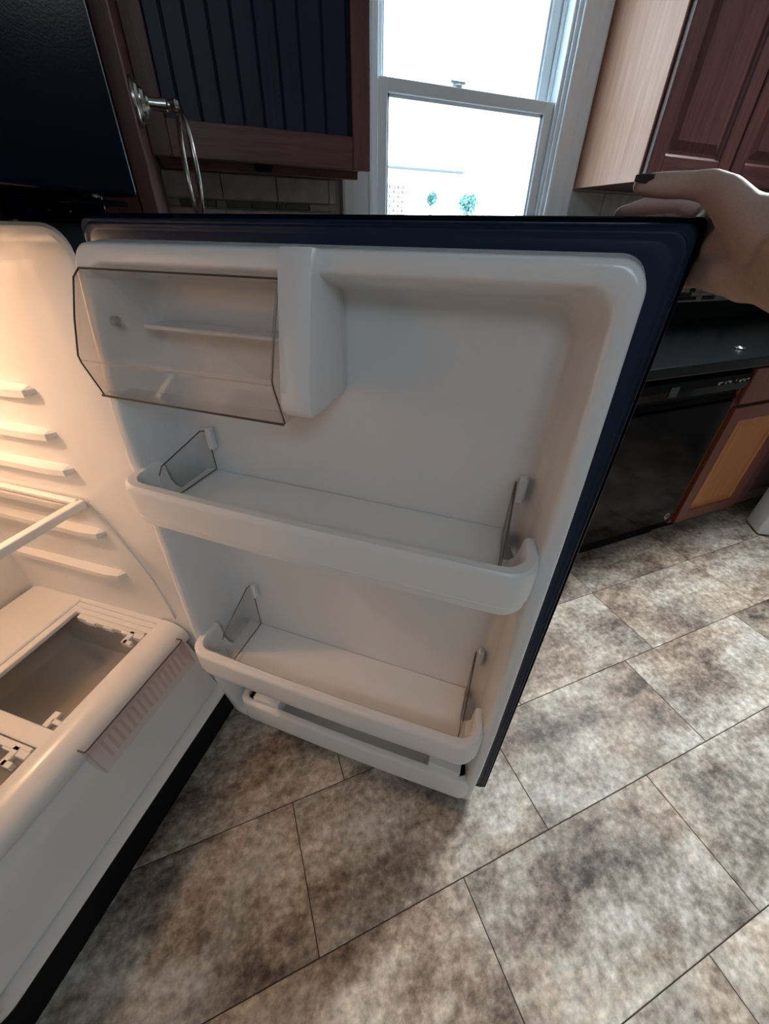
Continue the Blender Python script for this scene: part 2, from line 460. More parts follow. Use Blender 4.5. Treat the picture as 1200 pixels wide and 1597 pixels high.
# ------------------------------------------------------------------ window
win = empty('window_1', ((WX0+WX1)/2, YF, WZ0)); tag(win, kind='structure')
WI = Matrix.Translation(-win.location)
def wpart(name, bm, mat, parent=win):
    o = link(name, bm, mat, parent)
    if parent is win: o.matrix_local = WI.copy()
    return o
def casing_profile():   # (across 0..1, proud)
    return [(0, 0), (0, .014), (.10, .017), (.14, .012), (.55, .014), (.62, .020), (.80, .022), (.93, .026), (1, .024), (1, 0)]
CW = .106
pf = casing_profile()
for side, xa in ((-1, WX0+.004), (1, WX1-.004)):
    bm = B(); prism(bm, [(xa + side*a*CW, YF - .001 - p) for a, p in pf], WZ0-.06, WZ1+CW, 'z'); wpart('casing', bm, M['trim'])
bm = B(); prism(bm, [(YF - .001 - p, WZ1 - .004 + a*CW) for a, p in pf], WX0-CW, WX1+CW, 'x'); wpart('casing', bm, M['trim'])
bm = B(); box(bm, WX0-.10, WX1+.10, YF-.055, YF+.02, WZ0-.012, WZ0+.012, .004); wpart('window_sill', bm, M['trim'])
bm = B()
JT = .018
box(bm, WX0, WX0+JT, YF-.004, YF+.15, WZ0, WZ1); box(bm, WX1-JT, WX1, YF-.004, YF+.15, WZ0, WZ1)
box(bm, WX0, WX1, YF-.004, YF+.15, WZ1-JT, WZ1); box(bm, WX0, WX1, YF+.02, YF+.15, WZ0-.005, WZ0+.015)
for xa in (WX0+JT, WX1-JT-.012):      # stops between the two sash tracks and in front
    for ya in (YF+.004, YF+.056, YF+.105): box(bm, xa, xa+.012, ya, ya+.010, WZ0, WZ1, .002, 1)
link_split('jamb_board', bm, M['trim'], win, WI)
ZM = 1.668
def sash(name, y0, y1, z0, z1, wb, wt):
    x0, x1 = WX0+JT+.002, WX1-JT-.002; st = .046
    bm = B()
    box(bm, x0, x0+st, y0, y1, z0, z1, .002, 1); box(bm, x1-st, x1, y0, y1, z0, z1, .002, 1)
    box(bm, x0+st, x1-st, y0, y1, z0, z0+wb, .002, 1); box(bm, x0+st, x1-st, y0, y1, z1-wt, z1, .002, 1)
    ib = .008            # glazing bead
    yb0, yb1 = y0+.008, y1-.008
    box(bm, x0+st, x0+st+ib, yb0, yb1, z0+wb, z1-wt); box(bm, x1-st-ib, x1-st, yb0, yb1, z0+wb, z1-wt)
    box(bm, x0+st, x1-st, yb0, yb1, z0+wb, z0+wb+ib); box(bm, x0+st, x1-st, yb0, yb1, z1-wt-ib, z1-wt)
    s = empty(name, (0, 0, 0), 0, win); s.matrix_local = WI.copy()
    link_split('sash_member', bm, M['trim'], s)
    g = boxobj('pane', (x0+st-.004, x1-st+.004, (y0+y1)/2-.002, (y0+y1)/2+.002, z0+wb-.004, z1-wt+.004), M['glass'], s)
    return s
sash('lower_sash', YF+.016, YF+.052, WZ0+.016, ZM, .06, .034)
sash('upper_sash', YF+.068, YF+.103, ZM-.030, WZ1-JT, .034, .045)
bm = B()
lathe(bm, [(.019, 0), (.019, .006), (.012, .010), (.010, .016)], (.893, YF+.036, ZM), (0, 0, 1), 16)
box(bm, .866, .922, YF+.028, YF+.042, ZM+.010, ZM+.018, .003)
wpart('sash_lock', bm, M['trim'])

# ------------------------------------------------------------------ outside
def ext(o, label, cat, group=None): return tag(o, label, cat, group)
g = boxobj('yard_ground', (-40, 60, YF+.3, 70, -3.2, -3.0), M['ground']); tag(g, kind='structure')
# brick corner of a building seen low in the window
bb = empty('brick_building', (5.2, 13.0, -3)); ext(bb, 'low red brick building seen small through the lower window pane', 'building')
hw = boxobj('wall', (-3.2, .70, .12, 4, 0, 5.46), M['mortar'], bb)
brk_me = None
BW, BH = .26, .105
for r_ in range(10):
    for i in range(8):
        x1 = .70 - i*BW - (BW/2 if r_ % 2 else 0)
        z0 = 4.42 + r_*BH
        if brk_me is None:
            bm = B(); box(bm, 0, BW-.05, .05, .14, 0, BH-.04, .006, 1)
            brk_me = bpy.data.meshes.new('brick'); bm.to_mesh(brk_me); bm.free(); brk_me.materials.append(M['brick'])
        o = bpy.data.objects.new('brick', brk_me); C.objects.link(o); o.parent = hw; o.location = (x1-BW+.05, 0, z0)
boxobj('parapet', (-3.3, .74, .0, 4.1, 5.46, 5.53), M['facade'], bb, bev=.02)
pb = empty('pale_building', (9, 22, -3)); ext(pb, 'large pale building with thin grey roof edge behind the brick one', 'building')
boxobj('wall', (-9, 3.55, 0, 6, 0, 6.80), M['facade'], pb)
boxobj('roof_edge', (-9.2, 3.72, -.2, 6.2, 6.80, 6.89), M['wire'], pb, bev=.02)
def tree(x, y, zt, r, label):
    t = empty('tree', (x, y, -3)); ext(t, label, 'tree', None)
    bm = B(); rnd = random.Random(int(x*100))
    for k in range(420):
        d = Vector((rnd.gauss(0, 1), rnd.gauss(0, 1), rnd.gauss(0, 1))).normalized()*r*rnd.uniform(.3, 1)
        c = Vector((0, 0, zt+3-r)) + d*(Vector((1, 1, .8)).length/1.73)
        n = Vector((rnd.gauss(0, 1), rnd.gauss(0, 1), rnd.gauss(0, 1))).normalized(); a = n.orthogonal().normalized()*.07; b = n.cross(a)
        q = [bm.verts.new(c + a*i + b*j) for i, j in ((-1, 0), (0, -.6), (1, 0), (0, .6))]
        bm.faces.new(q)
    f = link('foliage', bm, M['leaf'], t); f['kind'] = 'stuff'
    bm = B(); tube(bm, [(0, 0, 0), (.05, 0, (zt+3)*.5), (0, .05, zt+3-r)], [.12, .09, .05], 8); link('trunk', bm, M['bark'], t)
tree(7.1, 14.0, 2.42, .17, 'small round green tree behind the lower pane, nearest the brick building')
tree(9.4, 15.6, 2.62, .36, 'wider green tree behind the lower pane at its right')

# ------------------------------------------------------------------ cabinets
def shaker(parent_name_door, x0, x1, y, z0, z1, st, mats, parent, th=.02, raised=True, rail_b=None):
    """door with stiles, rails and a raised panel; front at y, going back th"""
    rb = rail_b or st
    bm = B()
    px0, px1, pz0, pz1 = x0+st, x1-st, z0+rb, z1-st
    def rg(i, yy): return [(px0+i, yy, pz0+i), (px1-i, yy, pz0+i), (px1-i, yy, pz1-i), (px0+i, yy, pz1-i)]
    loft(bm, [rg(0, y+th), rg(0, y+.006), rg(.006, y+.012), rg(.016, y+.012), rg(.040, y+.005), rg(.043, y+.005)], True, True, True)
    d = link(parent_name_door, bm, mats[2], parent)
    for a in (x0, x1-st): boxobj('stile', (a, a+st, y, y+th, z0, z1), mats[0], d, bev=.003, seg=1)
    for a, c in ((z0, z0+rb), (z1-st, z1)): boxobj('rail', (x0+st, x1-st, y+.001, y+th, a, c), mats[1], d, bev=.002, seg=1)
    return d

# left: bead-board wall cabinet
cb = empty('bead_board_cabinet', (.207, 1.60, 1.41)); tag(cb, 'dark cherry wall cabinet with bead-board door left of the window', 'cabinet')
CI = Matrix.Translation(-cb.location)
def under(root, o): o.matrix_local = Matrix.Translation(-root.location) @ o.matrix_local; return o
BX0, BX1, BY, BZ0, BZ1 = -.052, .466, 1.285, 1.409, 2.30
under(cb, boxobj('body', (BX0+.008, BX1-.004, BY+.021, 1.597, BZ0+.006, BZ1), M['cherry'], cb, bev=.001, seg=1))
under(cb, boxobj('bottom_rail', (BX0+.03, BX1-.02, BY+.05, BY+.07, BZ0-.014, BZ0+.006), M['cherryh'], cb))
SX0, SX1 = -.010, .418
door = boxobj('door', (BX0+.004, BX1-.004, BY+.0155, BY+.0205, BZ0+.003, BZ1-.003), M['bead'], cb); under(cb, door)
for a, b in ((BX0, SX0), (SX1, BX1)): boxobj('stile', (a, b, BY, BY+.02, BZ0, BZ1), M['cherry'], door, bev=.002, seg=1)
boxobj('rail', (SX0, SX1, BY+.001, BY+.02, BZ0, 1.473), M['cherryh'], door, bev=.0015, seg=1)
boxobj('rail', (SX0, SX1, BY+.001, BY+.02, BZ1-.06, BZ1), M['cherryh'], door, bev=.0015, seg=1)
gx = [SX0, .024, .068, .113, .160, .206, .252, .300, .353, .411, SX1]
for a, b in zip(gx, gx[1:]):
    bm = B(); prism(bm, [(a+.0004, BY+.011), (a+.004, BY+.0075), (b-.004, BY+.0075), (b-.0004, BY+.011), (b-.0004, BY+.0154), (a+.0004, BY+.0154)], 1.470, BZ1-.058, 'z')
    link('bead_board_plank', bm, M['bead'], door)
# under-cabinet light puck
under(cb, boxobj('under_cabinet_clip', (.175, .215, BY+.03, BY+.05, BZ0-.012, BZ0+.004), M['blackmat'], cb, bev=.004))

# tall fridge side panel with the towel ring
tp = empty('tall_side_panel', (-.085, 1.2, 0)); tag(tp, 'tall reddish wooden side panel standing between refrigerator and bead-board cabinet', 'panel')
under(tp, boxobj('panel_board', (-.076, -.0525, 1.0, 1.598, .0, 2.40), M['cherry'], tp, bev=.0015, seg=1))
under(tp, boxobj('front_stile', (-.140, -.080, .992, 1.012, .0, 2.40), M['cherry'], tp, bev=.002, seg=1))
under(tp, boxobj('edge_strip', (-.0795, -.0515, .990, 1.0, .0, 2.40), M['cherry'], tp, bev=.002, seg=1))

tr = empty('towel_ring', (-.0515, 1.055, 1.452)); tag(tr, 'brushed nickel towel ring mounted on the tall wooden side panel', 'towel ring')
bm = B(); lathe(bm, [(.0, 0), (.033, 0), (.033, .004), (.029, .006), (.027, .010), (.021, .012), (.019, .017), (.012, .020), (.010, .023)], (0, 0, 0), (1, 0, 0), 28)
link('rosette', bm, M['nickel'], tr, smooth=.5)
bm = B(); lathe(bm, [(.0085, .018), (.0095, .026), (.0085, .034), (.0105, .046), (.0105, .050), (.0065, .053), (.0065, .056)], (0, 0, 0), (1, 0, 0), 20)
link('post', bm, M['nickel'], tr, smooth=.5)
bm = B(); lathe(bm, [(.002, .054), (.009, .057), (.0115, .064), (.009, .071), (.002, .074)], (0, 0, 0), (1, 0, 0), 16)
link('knuckle', bm, M['nickel'], tr, smooth=.6)
bm = B(); RR = .078
tube(bm, [(.064 + .0*math.cos(a), RR*math.sin(a), -RR - .004 + RR*math.cos(a)) for a in [2*PI*k/56 for k in range(56)]], .0048, 10, closed=True)
ro = link('ring', bm, M['nickel'], tr, smooth=1.0)
ro.rotation_euler = (0, 0, math.radians(6))
ro.location = (.006, 0, 0)

# right: wall cabinet with pale side
rc = empty('wall_cabinet', (1.9, 1.60, 1.435)); tag(rc, 'dark cherry wall cabinet with pale wooden side right of the window', 'cabinet')
RX0, RX1, RY = 1.421, 2.70, 1.293
under(rc, boxobj('body', (RX0+.006, RX1, RY+.020, 1.590, 1.437, 2.32), M['cherry'], rc))
under(rc, boxobj('side_panel', (RX0, RX0+.006, RY+.0, 1.591, 1.435, 2.32), M['maple'], rc, bev=.001, seg=1))
under(rc, boxobj('face_frame', (RX0+.006, RX1, RY, RY+.020, 1.435, 2.32), M['cherry'], rc, bev=.001, seg=1))
for a, b in ((RX0+.010, 1.826), (1.838, 2.24), (2.252, 2.66)):
    under(rc, shaker('cabinet_door', a, b, RY-.021, 1.442, 2.30, .062, (M['cherry'], M['cherryh'], M['cherry']), rc))

# base run
tag(boxobj('countertop', (.25, 3.28, .915, 1.598, .882, .922), M['counter'], bev=.006, seg=2), 'black glossy countertop running under the window to the right', 'countertop')
tag(boxobj('counter_upstand', (.25, 3.28, 1.577, 1.5915, .9225, 1.012), M['counter'], bev=.002, seg=1), 'low black upstand strip at the back of the countertop', 'upstand')
sb = empty('sink_base_cabinet', (.80, 1.27, 0)); tag(sb, 'dark cherry base cabinet under the window behind the open door', 'cabinet')
under(sb, boxobj('body', (.27, 1.312, .975, 1.59, .10, .88), M['basef'], sb))
under(sb, boxobj('toe_kick', (.27, 1.312, 1.03, 1.05, .0, .10), M['blackmat'], sb))
for a, b in ((.275, .79), (.796, 1.308)):
    under(sb, shaker('cabinet_door', a, b, .954, .115, .86, .06, (M['basef'], M['basef'], M['base']), sb))

dw = empty('dishwasher', (1.665, 1.25, 0)); tag(dw, 'black dishwasher under the countertop beside the orange wooden base cabinet', 'dishwasher')
def dwp(name, bm, mat, parent=None, smooth=None):
    o = link(name, bm, mat, parent or dw, smooth=smooth)
    if parent is None: under(dw, o)
    return o
DX0, DX1, DY = 1.322, 1.962, .95
bm = B(); box(bm, DX0+.004, DX1-.004, DY+.05, 1.57, .09, .876); dwp('tub_body', bm, M['blackmat'])
bm = B(); box(bm, DX0+.004, DX1-.004, DY+.006, DY+.05, .112, .735, .006, 2); dpanel = dwp('door', bm, M['blackgloss'])
bm = B()   # bulged control strip with a scooped handle
prof = [(DY+.05, .738), (DY+.012, .738), (DY+.004, .748), (DY+.018, .765), (DY+.020, .775), (DY-.004, .788), (DY-.012, .82), (DY-.008, .850), (DY+.006, .868), (DY+.05, .872)]
prism(bm, prof, DX0+.004, DX1-.004, 'x'); dwp('control_strip', bm, M['blackgloss'])
bm = B(); box(bm, DX0+.01, DX1-.01, DY+.06, DY+.08, .0, .108); dwp('kick_plate', bm, M['blackmat'])
bm = B()
for k, xx in enumerate((1.76, 1.775, 1.80, 1.815, 1.83, 1.86, 1.885, 1.90, 1.915, 1.93)):
    box(bm, xx, xx+(.008 if k % 3 else .012), DY-.0128, DY-.0115, .822+(.006 if k % 2 else 0), .828+(.006 if k % 2 else .004))
[under(dw, q) for q in link_split('control_marking', bm, M['greyprint'], dw)]
bm = B(); box(bm, 1.50, 1.545, DY-.0125, DY-.0115, .800, .838, .0004, 1); dwp('display_window', bm, plain('smoked_window', (.05, .055, .06), .2))
# round emblem with script monogram and slim badge
EM = Matrix.Translation((0, 0, 0))
bm = B(); lathe(bm, [(.017, 0), (.017, .0015), (.0155, .0015), (.0155, .0008)], (1.915, DY+.0058, .150), (0, -1, 0), 28); emb = dwp('emblem', bm, M['whiteprint'])
bm = B()
tube(bm, [(1.915+.012*math.cos(a), DY+.0040, .150+.012*math.sin(a)) for a in [2*PI*k/30 for k in range(30)]], .0012, 6, closed=True)
link('emblem_ring', bm, M['blackmat'], emb)
text_mesh('GE', .017, M['blackmat'], 'emblem_letters', emb, Matrix.Translation((1.915, DY+.0040, .150)) @ Matrix.Rotation(PI/2, 4, 'X'))
bm = B(); box(bm, 1.665, 1.72, DY+.0050, DY+.0062, .140, .149, .0008, 1); dwp('badge', bm, M['greyprint'])

wb = empty('base_cabinet', (2.21, 1.27, 0)); tag(wb, 'orange-brown wooden base cabinet right of the black dishwasher', 'cabinet')
under(wb, boxobj('body', (1.968, 2.452, .965, 1.59, .085, .88), M['basef'], wb, bev=.001, seg=1))
under(wb, boxobj('toe_kick', (1.968, 2.452, 1.02, 1.04, .0, .085), M['blackmat'], wb))
under(wb, shaker('cabinet_door', 1.985, 2.440, .944, .095, .700, .066, (M['basef'], M['basef'], M['base']), wb))
bm = B(); box(bm, 1.985, 2.440, .944, .964, .715, .865, .005, 2); dq = link('drawer', bm, M['basef'], wb); under(wb, dq)
bm = B(); lathe(bm, [(.006, 0), (.005, .012), (.013, .018), (.014, .024), (.008, .028)], (2.21, .944, .79), (0, -1, 0), 16); link('knob', bm, M['nickel'], dq, smooth=.6)
db = empty('corner_base_cabinet', (2.87, 1.27, 0)); tag(db, 'dark base cabinet in the far right corner past the orange one', 'cabinet')
under(db, boxobj('body', (2.456, 3.27, .975, 1.59, .085, .88), M['cherry'], db))
under(db, boxobj('toe_kick', (2.456, 3.27, 1.03, 1.05, .0, .085), M['blackmat'], db))
under(db, shaker('cabinet_door', 2.47, 3.10, .955, .095, .86, .066, (M['cherry'], M['cherryh'], M['cherry']), db))
# small bright fitting at the counter edge
bm = B(); tube(bm, [(.016*math.cos(a), .016*math.sin(a), 0.004) for a in [2*PI*k/24 for k in range(24)]], .0035, 8, closed=True)
kr = link('metal_ring', bm, M['steel'], smooth=1.0); kr.location = (1.955, 1.03, .9221); tag(kr, 'small bright metal ring lying on the black countertop', 'ring')
# white box-like appliance at the right edge
wa = empty('white_appliance', (2.470, .792, 0), math.radians(54)); tag(wa, 'white box-shaped appliance cut off by the right picture edge', 'appliance')
boxobj('cabinet_body', (0, .13, -.60, 0.0, .004, .80), M['whitebox'], wa, bev=.012, seg=3)
boxobj('lid', (-.004, .134, -.604, .004, .80, .825), M['whitebox'], wa, bev=.006)
boxobj('foot', (.02, .11, -.58, -.02, 0, .006), M['greyprint'], wa)

# ------------------------------------------------------------------ refrigerator
WA = math.radians(51.74)
fr = empty('refrigerator', (-.143, .830, 0), WA)
tag(fr, 'black refrigerator with white interior and its lower door standing open', 'refrigerator')
FL, FR_, FD = -.745, .015, .66          # left, right, depth
def fp(name, bm, mat, parent=fr, smooth=None): return link(name, bm, mat, parent, smooth=smooth)
# body: shell of panels around the liner
LX0, LX1, LZ0, LZ1 = -.708, -.042, .146, 1.275
bm = B()
box(bm, FR_-.012, FR_, 0, FD, .03, 1.70, .003, 1); box(bm, FL, FL+.012, 0, FD, .03, 1.70, .003, 1)
box(bm, FL, FR_, FD-.012, FD, .03, 1.70); box(bm, FL, FR_, 0.0, FD, 1.69, 1.70, .003, 1)
body = fp('body', bm, M['black'])
# front frame (the black steel face the gasket meets) with the rounded liner opening
bm = B()
o_ = [(x, z) for x, z in rrect(FL, FR_, .055, 1.305, .004, 6)]; i_ = rrect(LX0, LX1, LZ0, LZ1, .035, 6)
loft(bm, [[(x, .045, z) for x, z in o_], [(x, .0, z) for x, z in o_], [(x, 0.0, z) for x, z in i_], [(x, .045, z) for x, z in i_]])
fp('front_frame', bm, M['blackmat'])
bm = B(); box(bm, FL+.01, FR_-.01, .02, .05, .0, .055, .003, 1)
for k in range(16): box(bm, FL+.06+k*.04, FL+.085+k*.04, .014, .021, .012, .044, .002, 1)
fp('kick_grille', bm, M['blackmat'])
bm = B()
for x_ in (FL+.05, FR_-.06):
    for y_ in (.08, FD-.09): box(bm, x_, x_+.03, y_, y_+.03, 0, .035)
link_split('foot', bm, M['blackmat'], fr)
# fresh food liner with slightly flared rounded walls
bm = B()
def lr(ix, iz0, iz1, y, r=.035): return [(x, y, z) for x, z in rrect(LX0+ix, LX1-ix, LZ0+iz0, LZ1-iz1, r, 6)]
rings = [lr(-.002, -.002, -.002, -.001), lr(.002, .003, .002, -.002), lr(.006, .007, .006, .004), lr(.008, .010, .010, .09, .035), lr(.0085, .012, .011, .105, .035), lr(.0095, .013, .013, .115, .035),
         lr(.015, .015, .02, .58, .04), lr(.022, .022, .028, .605, .04), lr(.045, .045, .05, .617, .03)]
loft(bm, rings, True, False, True)
liner = fp('food_liner', bm, M['white'], smooth=.7)
WALLX = LX1-.0125                          # right wall surface behind the flare
def ridge(z, v0, sgn=1):
    bm = B()
    # wedge rib: flat top, tapered front tip
    w_ = .0235; xw = WALLX+.004
    sec = lambda v, d, hz: [(xw, v, z+hz), (xw-d, v, z+hz*.35), (xw-d, v, z-hz), (xw, v, z-hz)]
    loft(bm, [sec(v0, .002, .004), sec(v0+.012, w_*.8, .010), sec(v0+.05, w_, .0105), sec(.57, w_, .0105)], True, True, True)
    return fp('shelf_ridge', bm, M['white'])
for z in (1.024, .938, .858, .690, .557): ridge(z, .198)
def ridge_l(z):
    bm = B(); xw = LX0+.013; w_ = .014
    sec = lambda v, d, hz: [(xw, v, z+hz), (xw+d, v, z+hz*.55), (xw+d, v, z-hz*.9), (xw, v, z-hz)]
    loft(bm, [sec(.198, .002, .004), sec(.21, w_*.8, .010), sec(.25, w_, .0105), sec(.57, w_, .0105)], True, True, True)
    fp('shelf_ridge', bm, M['white'])
for z in (1.024, .938, .858, .690, .557): ridge_l(z)
bm = B()
sl = [(.200, .772), (.155, .668), (.118, .563), (.104, .470), (.100, .425)]
loft(bm, [[(WALLX+.006, v-.005, z-.002), (WALLX-.0005, v-.004, z-.002), (WALLX-.0015, v, z), (WALLX-.0005, v+.004, z+.002), (WALLX+.006, v+.005, z+.002)] for v, z in sl], True, True, True)
fp('slanted_rib', bm, M['white'], smooth=.8)
# shelf: white frame with glass
bm = B(); zs = .778
xa, xb = LX0+.022, WALLX-.003
box(bm, xa, xb, .205, .226, zs-.014, zs+.006, .004, 2); box(bm, xa, xb, .555, .57, zs-.008, zs+.006, .003, 1)
box(bm, xb-.014, xb, .215, .565, zs-.008, zs+.006, .003, 1); box(bm, xa, xa+.014, .215, .565, zs-.008, zs+.006, .003, 1)
sh = fp('glass_shelf', bm, M['bin'])
boxobj('pane', (xa+.008, xb-.008, .222, .562, zs-.003, zs+.001), M['shelfglass'], sh)
ridge(.762, .24); ridge_l(.762)

# crisper cover: frame with two glazed openings, rear ledge, big rounded front rail
ZR = .400
bm = B()
xa, xb = LX0+.016, WALLX+.004
box(bm, xa, xb, .425, .603, ZR-.016, ZR-.002, .003, 1)                       # rear plate
box(bm, xb-.016, xb, .13, .425, ZR-.014, ZR-.001, .002, 1); box(bm, xa, xa+.05, .13, .425, ZR-.014, ZR-.001, .002, 1)
box(bm, xb-.030, xb-.015, .14, .425, ZR-.018, ZR-.006, .002, 1); box(bm, xb-.045, xb-.029, .14, .425, ZR-.022, ZR-.010, .002, 1)
box(bm, -.398, -.362, .13, .425, ZR-.016, ZR-.002, .002, 1)                  # middle bar
box(bm, xa, xb, .405, .426, ZR-.022, ZR-.008, .002, 1)
cc = fp('crisper_cover', bm, M['white'])
bm = B()
prof = []
for k in range(22):
    a = math.radians(105 - k*11.5); prof.append((.094 + .036*math.cos(PI+0)*0 + .040*math.cos(a)*-1*0 + .0, 0))
prof = [(.152, ZR-.004), (.148, ZR+.003), (.130, ZR+.008), (.108, ZR+.006), (.088, ZR-.002), (.074, ZR-.014), (.068, ZR-.030), (.070, ZR-.044), (.080, ZR-.052), (.100, ZR-.054), (.150, ZR-.030)]
prism(bm, [(v, z) for v, z in prof], xa-.002, xb-.006, 'x')
rail = link('front_rail', bm, M['white'], cc, smooth=.7)
# notched clips that hold the glass
def clip_bits(x_right, x_left, side):
    bm = B()
    if side:
        box(bm, x_right-.016, x_right-.002, .165, .385, ZR-.026, ZR-.008, .001, 1)
        for v in (.20, .26, .32): box(bm, x_right-.020, x_right-.016, v, v+.030, ZR-.024, ZR-.010)
        box(bm, x_right-.045, x_right-.008, .190, .205, ZR-.024, ZR-.008, .001, 1); box(bm, x_right-.045, x_right-.034, .176, .200, ZR-.024, ZR-.008, .001, 1)
        box(bm, x_right-.024, x_right-.010, .160, .186, ZR-.024, ZR-.006, .001, 1)
    box(bm, x_left+.002, x_left+.036, .180, .196, ZR-.024, ZR-.010, .001, 1); box(bm, x_left+.012, x_left+.022, .160, .185, ZR-.024, ZR-.010, .001, 1)
    link_split('glass_clip', bm, M['white'], cc)
clip_bits(xb-.045, -.362, True); clip_bits(-.398, xa+.05, True)
boxobj('pane', (-.366, xb-.043, .150, .410, ZR-.026, ZR-.021), M['shelfglass'], cc)
boxobj('pane', (xa+.046, -.394, .150, .410, ZR-.026, ZR-.021), M['shelfglass'], cc)
# two crisper drawers under the cover: pale fronts, grey-clear tubs
def drawer(x0, x1, handle):
    bm = B()
    prism(bm, [(.150, .372), (.098, .358), (.076, .340), (.062, .30), (.050, .24), (.036, .190), (.026, .166), (.034, .160), (.150, .166)], x0, x1, 'x')
    d = fp('crisper_drawer', bm, M['white'], smooth=.6)
    bm = B()
    box(bm, x0+.004, x0+.008, .15, .56, .185, .352); box(bm, x1-.008, x1-.004, .15, .56, .185, .352)
    box(bm, x0+.004, x1-.004, .15, .56, .180, .185); box(bm, x0+.004, x1-.004, .556, .56, .185, .352); box(bm, x0+.004, x1-.004, .146, .150, .185, .352)
    link('drawer_tub', bm, plain('grey_frosted_plastic', (.66, .63, .60), .35), d)
    if handle:
        h0, h1 = handle
        bm = B()
        # clear scoop: sloping plate, bottom lip, two end cheeks
        pp = [(.048, .398), (.040, .330), (.032, .318)]
        loft(bm, [[(h0, v, z), (h1, v, z), (h1, v+.003, z), (h0, v+.003, z)] for v, z in pp], True, True, True)
        for q in (h0, h1-.003): prism(bm, [(.048, .398), (.032, .318), (.072, .320), (.074, .392)], q, q+.003, 'x')
        link('handle', bm, M['pinkclear'], d)
        bm = B(); tube(bm, [(h0, .070, .397), (h0, .052, .3995), (h0+.006, .049, .400), (h1-.006, .049, .400), (h1, .052, .3995), (h1, .068, .397)], .0019, 6)
        link('handle_edge', bm, M['edge'], d)
        bm = B()
        n = 15
        for k in range(n):
            xx = h0 + .03 + (h1-h0-.06)*k/(n-1)
            prism(bm, [(.0445, .385), (.0375, .335), (.0405, .335), (.0475, .385)], xx-.003, xx+.003, 'x')
        link_split('handle_rib', bm, clear('pink_clear_ribs', (.965, .915, .90)), d)
drawer(LX0+.020, LX1-.022, (-.378, -.092))

# freezer door (closed)
FZ0, FZ1 = 1.309, 1.70
fzd = boxobj('freezer_door', (FL-.002, .030, -.078, -.022, FZ0, FZ1), M['black'], fr, bev=.006, seg=3)
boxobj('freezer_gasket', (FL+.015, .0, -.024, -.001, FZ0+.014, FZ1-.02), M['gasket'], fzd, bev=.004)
bm = B()
for a in (-.66, -.02): lathe(bm, [(.0, 0), (.006, 0), (.006, .004), (.001, .005)], (a, -.05, FZ0+.001), (0, 0, -1), 12)
link_split('screw', bm, M['nickel'], fzd)
# middle hinge bracket with screws
bm = B(); box(bm, -.115, .020, -.020, .0, 1.277, 1.303, .002, 1); box(bm, -.070, .024, -.060, -.015, 1.298, 1.304, .001, 1)
lathe(bm, [(.006, 0), (.006, .014)], (-.012, -.045, 1.294), (0, 0, 1), 14)
hb = fp('middle_hinge', bm, M['black'])
for a in (-.10, -.075, -.045):
    bm = B(); lathe(bm, [(.0055, 0), (.005, .003), (.001, .004)], (a, -.020, 1.290), (0, -1, 0), 12); link('screw', bm, M['black'], hb)
bm = B(); box(bm, LX0+.05, -.13, -.006, .0005, 1.281, 1.300, .003, 1); fp('divider_strip', bm, M['black'])

# ---- open fresh food door; frame: x along the door from hinge, -y towards the cabinet side, z up
Hx, Hy = -.1483, .7835
DA = math.atan2(-.64971, .76018)
dm = Matrix.Translation((Hx, Hy, 0)) @ Matrix.Rotation(DA, 4, 'Z')
fm = Matrix.Translation((-.143, .830, 0)) @ Matrix.Rotation(WA, 4, 'Z')
DW, DZ0, DZ1 = .754, .072, 1.289
bm = B()
# steel shell: rim a little behind the gasket plane, rounded outer face
def dring(i, y): return [(x, y, z) for x, z in rrect(i, DW-i, DZ0+i, DZ1-i, .008, 3)]
loft(bm, [dring(.034, .010), dring(.034, .004), dring(.006, .004), dring(.001, .004), dring(0, .006), dring(0, .046), dring(.004, .054), dring(.012, .058)], True, False, True)
dshell = link('door', bm, M['black'], fr)
dshell.matrix_local = fm.inverted() @ dm
def dp(name, bm, mat, smooth=None): return link(name, bm, mat, dshell, smooth=smooth)
# gasket: ribbed black frame
bm = B()
def grect(i, y, r=.02): return [(x, y, z) for x, z in rrect(i, DW-i, DZ0+i, DZ1-i, r, 5)]
gp = [(.005, .006), (.005, .001), (.0065, -.001), (.0085, .0005), (.010, .0005), (.0115, -.004), (.014, -.0045), (.0155, -.003), (.019, -.0035), (.026, -.004), (.034, -.003), (.036, .002)]
loft(bm, [grect(i, y, .010+i*.62) for i, y in gp])
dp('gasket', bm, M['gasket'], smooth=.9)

# white door liner: flange, dyke crest and recessed back
def crest(z):
    pts = [(.08, .050), (.14, .058), (.30, .080), (.50, .090), (.95, .080), (1.06, .072), (1.17, .055), (1.25, .042), (1.3, .042)]
    for (a, pa), (b, pb_) in zip(pts, pts[1:]):
        if z <= b: return pa + (pb_-pa)*max(0, (z-a))/(b-a)
    return .042
L0, L1, LB, LT = .022, .716, .098, 1.258
def lring(i, fp_, r):
    return [(x, -fp_(z), z) for x, z in rrect(L0+i, L1-i, LB+i, LT-i, r, 7)]
def dens(ring, n=8):
    # subdivide the long vertical runs so the crest can taper
    out = []
    k = len(ring)
    for a in range(k):
        p, q = Vector(ring[a]), Vector(ring[(a+1) % k]); out.append(p)
        if abs(q.z-p.z) > .3:
            for t in range(1, 12): out.append(p.lerp(q, t/12))
    return out
def mkring(i, fp_, r):
    base = dens([(x, 0, z) for x, z in rrect(L0+i, L1-i, LB+i, LT-i, r, 7)])
    return [(v.x, -fp_(v.z), v.z) for v in base]
bm = B()
